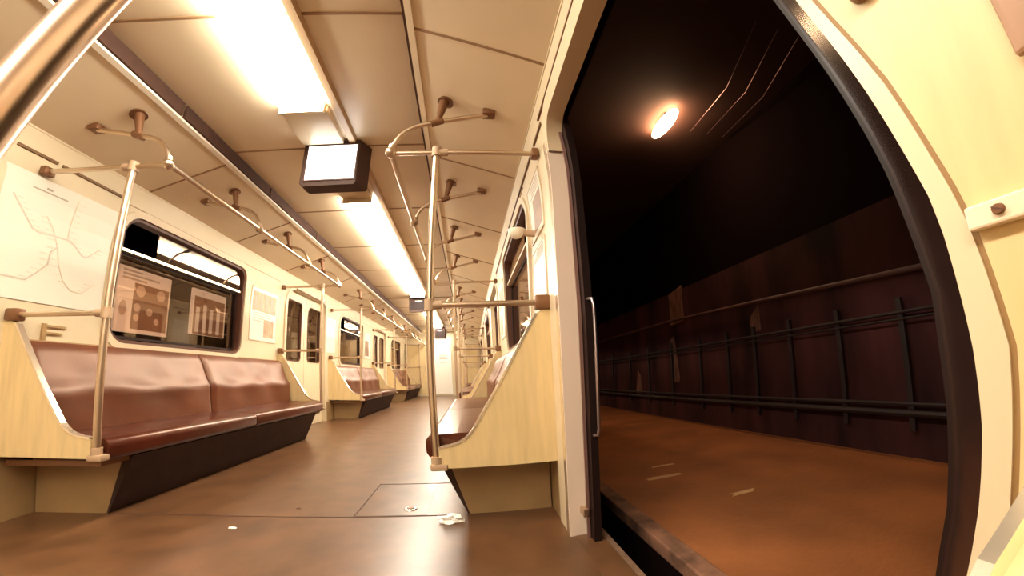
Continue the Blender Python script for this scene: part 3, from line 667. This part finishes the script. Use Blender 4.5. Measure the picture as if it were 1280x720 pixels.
# ad posters
def advert(s, ya, yb, za, zb, label, style=0, name='poster'):
    p = thing(name, (s * 1.33, (ya + yb) / 2, za), label, 'poster')
    link('sheet', wbox(s, ya, yb, za, zb, 0.0015, 0.003), PAPER, p)
    w_, h_ = yb - ya, zb - za
    rnd = random.Random(style)
    if style % 3 == 0:
        bm = bmesh.new(); wallbox(bm, s, ya + .05 * w_, yb - .05 * w_, za + .56 * h_, zb - .08 * h_, 0.0047, 0.001); link('picture', bm, INKM, p)
        bm = bmesh.new()
        for i in range(4): wallbox(bm, s, ya + (.12 + .2 * i) * w_, ya + (.22 + .2 * i) * w_, za + .60 * h_, zb - (.12 + .05 * rnd.random()) * h_, 0.0059, 0.001)
        link('figures', bm, INK, p)
        bm = bmesh.new(); wallbox(bm, s, ya + .5 * w_, yb - .12 * w_, za + .08 * h_, za + .42 * h_, 0.0047, 0.001); link('picture', bm, INKM, p)
    elif style % 3 == 1:
        bm = bmesh.new(); wallbox(bm, s, ya + .1 * w_, yb - .3 * w_, za + .1 * h_, zb - .3 * h_, 0.0047, 0.001); link('picture', bm, INKD, p)
    bm = bmesh.new()
    for i in range(4): wline(bm, s, [(ya + .12 * w_, zb - (.08 + .05 * i) * h_ - (0.40 * h_ if style % 3 == 0 else 0)), (yb - (.15 + .2 * rnd.random()) * w_, zb - (.08 + .05 * i) * h_ - (0.40 * h_ if style % 3 == 0 else 0))], 0.006, 0.0047)
    link('text_lines', bm, INK, p)
    bm = bmesh.new()
    for a in ((ya, yb, za - .006, za + .004), (ya, yb, zb - .004, zb + .006)): wallbox(bm, s, *a, 0.0, 0.007)
    for a in ((ya - .006, ya + .004, za, zb), (yb - .004, yb + .006, za, zb)): wallbox(bm, s, *a, 0.0, 0.007)
    link('frame', bm, CREAM, p)
    return p
advert(-1, 3.80, 4.36, 1.05, 1.60, 'framed pale advert on the left wall between window and first closed door', 0)
advert(-1, 6.00, 6.42, 1.05, 1.60, 'pale advert on the left wall just past the first closed door', 2)
advert(-1, 8.25, 8.75, 1.05, 1.60, 'small pale advert on the left wall before the next closed door', 1)
advert(1, 1.74, 2.08, 1.36, 1.68, 'tan picture poster high on the right wall beside the open doorway', 1)
advert(1, 1.74, 2.08, 1.02, 1.30, 'glossy white notice on the right wall just above the grab bar', 2)
advert(1, 3.84, 4.32, 1.05, 1.60, 'pale advert on the right wall past the first window', 3)
advert(1, 6.02, 6.45, 1.05, 1.60, 'pale advert on the right wall beyond the second doorway', 5)
# white dome lamp-like sounder on the right wall
dm = thing('wall_dome', (1.25, 2.0, 1.40), 'white half-dome fitting sticking out from the right wall beside the window', 'dome fitting')
bm = bmesh.new(); add_ball(bm, (1.232, 2.0, 1.425), 0.046, (1, 1.0, 1.15), 20, 14)
bmesh.ops.bisect_plane(bm, geom=bm.verts[:] + bm.edges[:] + bm.faces[:], plane_co=(0, 0, 1.425), plane_no=(0, 0, 1), clear_outer=True)
bmesh.ops.holes_fill(bm, edges=[e for e in bm.edges if e.is_boundary])
link('dome', bm, WHITEP, dm, True)
link('arm', tube([(1.26, 2.0, 1.41), (1.30, 2.0, 1.405), (1.336, 2.0, 1.40)], 0.02, 12), mat('dome_arm', (0.55, 0.38, 0.25), 0.4), dm, True)

# ------------------------------------------------------------------ litter on the floor
def crumple(name, c, size, sc, label, seed, mm=TISSUE):
    rnd = random.Random(seed); bm = bmesh.new(); bmesh.ops.create_icosphere(bm, subdivisions=3, radius=1.0)
    from mathutils import noise
    for v in bm.verts:
        q = v.co.copy(); n_ = noise.noise(q * 1.7 + Vector((seed, 0, 0))) * 0.75 + noise.noise(q * 4 + Vector((0, seed, 0))) * 0.35
        q = q * (1 + n_); bend = 0.35 * q.x * q.x
        v.co = Vector((q.x * sc[0], (q.y + bend * .6) * sc[1], max(0.0, q.z * sc[2] + sc[2] * 0.55))) * size + Vector(c)
    return tag(link(name, bm, mm, None, False), label, 'litter')
crumple('crumpled_tissue', (0.835, 1.752, 0.001), 0.052, (1.15, 0.42, 0.42), 'crumpled white tissue on the floor beside the right bench plinth', 3)
for i, (x, y, sz, lb) in enumerate(((-0.15, 1.70, 0.012, 'tiny white paper scrap on the floor left of the hatch seam'), (0.04, 1.97, 0.010, 'small dark spot of dirt on the floor near the seam'))):
    crumple('paper_scrap' if i == 0 else 'dirt_crumb', (x, y, 0.0005), sz, (1.3, 0.7, 0.25), lb, 7 + i, TISSUE if i == 0 else GASKET)

# ------------------------------------------------------------------ outside: platform, wall, cable racks, lamp
PLAT = mat('orange_brown_platform', (0.33, 0.11, 0.032), 0.6, var=0.30, vscale=2.5, bump=0.3, bscale=40)
struct(link('platform', box(1.70, 3.45, -6, 22, -0.9, -0.04), PLAT), 'orange brown platform floor seen through the open door', 'platform')
struct(link('trim_12', box(1.65, 1.73, -6, 22, -0.10, -0.037, bev=0.008), mat('worn_platform_edge', (0.26, 0.12, 0.07), 0.7, var=0.7, vscale=9)), 'worn paler edge strip of the platform beside the train gap', 'platform edge')
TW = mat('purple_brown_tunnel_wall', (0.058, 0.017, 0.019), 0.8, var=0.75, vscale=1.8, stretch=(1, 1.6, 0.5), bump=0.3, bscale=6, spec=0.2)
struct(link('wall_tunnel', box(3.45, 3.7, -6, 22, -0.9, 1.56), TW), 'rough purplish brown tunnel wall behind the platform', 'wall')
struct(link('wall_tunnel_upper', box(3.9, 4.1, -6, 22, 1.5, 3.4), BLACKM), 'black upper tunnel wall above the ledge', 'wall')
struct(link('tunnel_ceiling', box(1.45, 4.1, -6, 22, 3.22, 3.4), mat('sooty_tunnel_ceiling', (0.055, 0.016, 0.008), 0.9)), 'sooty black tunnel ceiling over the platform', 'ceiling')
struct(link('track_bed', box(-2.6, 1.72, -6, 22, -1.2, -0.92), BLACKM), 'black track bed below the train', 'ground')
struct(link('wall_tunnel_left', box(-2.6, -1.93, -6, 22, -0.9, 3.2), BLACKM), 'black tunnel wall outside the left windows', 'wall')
bm = bmesh.new()
rk = thing('cable_rack', (3.38, 3, -0.04), 'dark railing-like cable rack along the tunnel wall', 'cable rack')
RKM = mat('black_rack_metal', (0.012, 0.004, 0.005), 0.6)
for z, r_ in ((0.84, 0.012), (0.80, 0.008), (0.30, 0.012), (0.245, 0.022)): link('cable', tube([(3.37, -2, z), (3.37, 16, z)], r_, 8), RKM, rk, True)
for y in [0.9, 1.38, 1.85, 2.33, 2.78, 3.2, 3.72, 4.4, 5.1, 5.8, 6.6, 7.5, 8.5]:
    link('post', box(3.375, 3.405, y - 0.018, y + 0.018, 0.14, 0.93, bev=0.003), RKM, rk)
cb = tag(link('wall_cable', tube([(3.40, -2, 1.06), (3.40, 0.5, 1.06), (3.40, 1.24, 1.08), (3.40, 2.6, 1.14), (3.40, 4.3, 1.20), (3.40, 8, 1.22), (3.40, 16, 1.2)], 0.018, 10), mat('dusty_cable', (0.10, 0.045, 0.04), 0.6), None, True), 'dusty cable rising along the tunnel wall above the rack', 'cable')
for i, (y, z, a, b) in enumerate(((4.28, 1.38, 0.16, 0.20), (4.45, 0.72, 0.08, 0.26), (2.81, 1.0, 0.06, 0.07), (5.6, 0.42, 0.07, 0.16))):
    bm = box(3.440, 3.449, y - a, y + a, z - b, z + b)
    for v in bm.verts: v.co.y += random.uniform(-.05, .05); v.co.z += random.uniform(-.05, .05)
    tag(link('peeling_notice', bm, mat('faded_notice', (0.20, 0.085, 0.06), 0.7, var=0.6, vscale=6, stretch=(1, 5, 1))),
        ['large faded peeling notice high on the tunnel wall', 'narrow faded paper strip below the large notice on the tunnel wall', 'small square faded patch above the cable rack', 'small pale patch low on the tunnel wall, far along the platform'][i], 'notice')
tl = thing('tunnel_lamp', (2.96, 3.10, 3.2), 'glowing oval ceiling lamp above the dark platform', 'lamp')
bm = bmesh.new(); add_ball(bm, (2.96, 3.10, 3.148), 0.125, (0.62, 2.25, 0.40), 24, 12)
link('bulb', bm, emit('tunnel_lamp_glow', (1.0, 0.66, 0.36), 50.0), tl, True)
bm = box(2.92, 3.00, 2.98, 3.22, 3.185, 3.222, bev=0.004); link('base_plate', bm, RKM, tl)
for i in range(3):
    tag(link('overhead_cable', tube([(3.0 + 0.22 * i, 1.6, 3.10), (3.25 + 0.22 * i, 2.35, 3.12), (3.35 + 0.22 * i, 3.2, 3.19)], 0.004, 6), mat('thin_cable', (0.16, 0.08, 0.08), 0.3, metal=0.6), None, True),
        ['thin pale cable under the tunnel ceiling, closest to the lamp', 'thin pale cable under the tunnel ceiling, between its two neighbours', 'thin pale cable under the tunnel ceiling, farthest from the lamp'][i], 'cable')
for i, (x, y, a, b) in enumerate(((2.3, 1.66, 0.07, 0.02), (2.1, 2.2, 0.10, 0.02), (2.22, 2.45, 0.07, 0.014))):
    bm = box(x - a, x + a, y - b, y + b, -0.04, -0.037)
    for v in bm.verts: v.co.x += random.uniform(-.03, .03); v.co.y += random.uniform(-.012, .012)
    tag(link('flattened_paper', bm, mat('trodden_paper', (0.62, 0.36, 0.17), 0.7)), ['brightest flattened scrap of paper on the platform', 'pale smear of trodden paper on the platform, nearest the train', 'thin trodden scrap on the platform, farthest from the camera'][i], 'litter')

struct(link('wall_gap_shade', box(1.655, 1.70, -6, 22, -0.9, -0.10), BLACKM), 'vertical face of the platform, coloured black for the shade in the train gap', 'wall')  # black sheet puts the shade of the gap into the colour
# added glowing boards standing in for posters reflected in the first left window
def reflection_board(ya, yb, za, zb, label, big):
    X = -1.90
    p = thing('reflection_board', (X, (ya + yb) / 2, za), label, 'reflection_board')
    def reflection_glow(n, c):
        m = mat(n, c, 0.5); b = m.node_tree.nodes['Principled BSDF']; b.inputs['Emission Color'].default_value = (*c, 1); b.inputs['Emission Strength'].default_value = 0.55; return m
    INKD, INKM, INK = reflection_glow('reflection_brown', (0.22, 0.11, 0.06)), reflection_glow('reflection_tan', (0.50, 0.33, 0.22)), reflection_glow('reflection_grey', (0.40, 0.30, 0.22))
    link('board', box(X - 0.03, X, ya, yb, za, zb), reflection_glow('reflection_pale', (0.72, 0.58, 0.46)), p)
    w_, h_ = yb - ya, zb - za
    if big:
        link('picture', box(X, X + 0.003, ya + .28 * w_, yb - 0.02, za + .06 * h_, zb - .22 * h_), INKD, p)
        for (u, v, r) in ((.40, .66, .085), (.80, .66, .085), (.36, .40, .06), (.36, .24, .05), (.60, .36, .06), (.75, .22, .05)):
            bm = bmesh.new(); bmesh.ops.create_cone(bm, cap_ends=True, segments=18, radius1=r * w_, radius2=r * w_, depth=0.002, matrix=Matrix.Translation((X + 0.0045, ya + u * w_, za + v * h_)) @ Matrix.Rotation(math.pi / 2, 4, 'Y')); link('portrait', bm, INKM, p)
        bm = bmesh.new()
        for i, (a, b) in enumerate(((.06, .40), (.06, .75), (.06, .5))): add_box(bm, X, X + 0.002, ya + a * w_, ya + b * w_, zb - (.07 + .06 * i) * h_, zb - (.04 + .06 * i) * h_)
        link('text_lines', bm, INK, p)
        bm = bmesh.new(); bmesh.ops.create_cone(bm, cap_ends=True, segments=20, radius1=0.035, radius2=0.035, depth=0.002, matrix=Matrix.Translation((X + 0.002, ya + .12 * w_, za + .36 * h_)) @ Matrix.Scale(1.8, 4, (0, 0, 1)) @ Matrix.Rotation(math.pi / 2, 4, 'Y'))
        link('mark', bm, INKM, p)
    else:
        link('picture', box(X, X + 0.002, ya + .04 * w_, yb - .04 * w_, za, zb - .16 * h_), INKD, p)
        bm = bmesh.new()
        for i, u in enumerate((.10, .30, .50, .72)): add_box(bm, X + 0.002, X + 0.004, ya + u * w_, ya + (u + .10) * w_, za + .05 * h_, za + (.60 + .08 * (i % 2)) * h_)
        link('figures', bm, reflection_glow('reflection_figures', (0.62, 0.48, 0.37)), p)
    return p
reflection_board(2.78, 3.345, 1.03, 1.56, 'larger added glowing board for a portrait poster reflected in the first left window', True)
reflection_board(3.66, 4.21, 1.10, 1.56, 'smaller added glowing board for an advert with figures reflected in the first left window', False)

for o in list(bpy.data.objects):
    if '_loc' in o: del o['_loc']
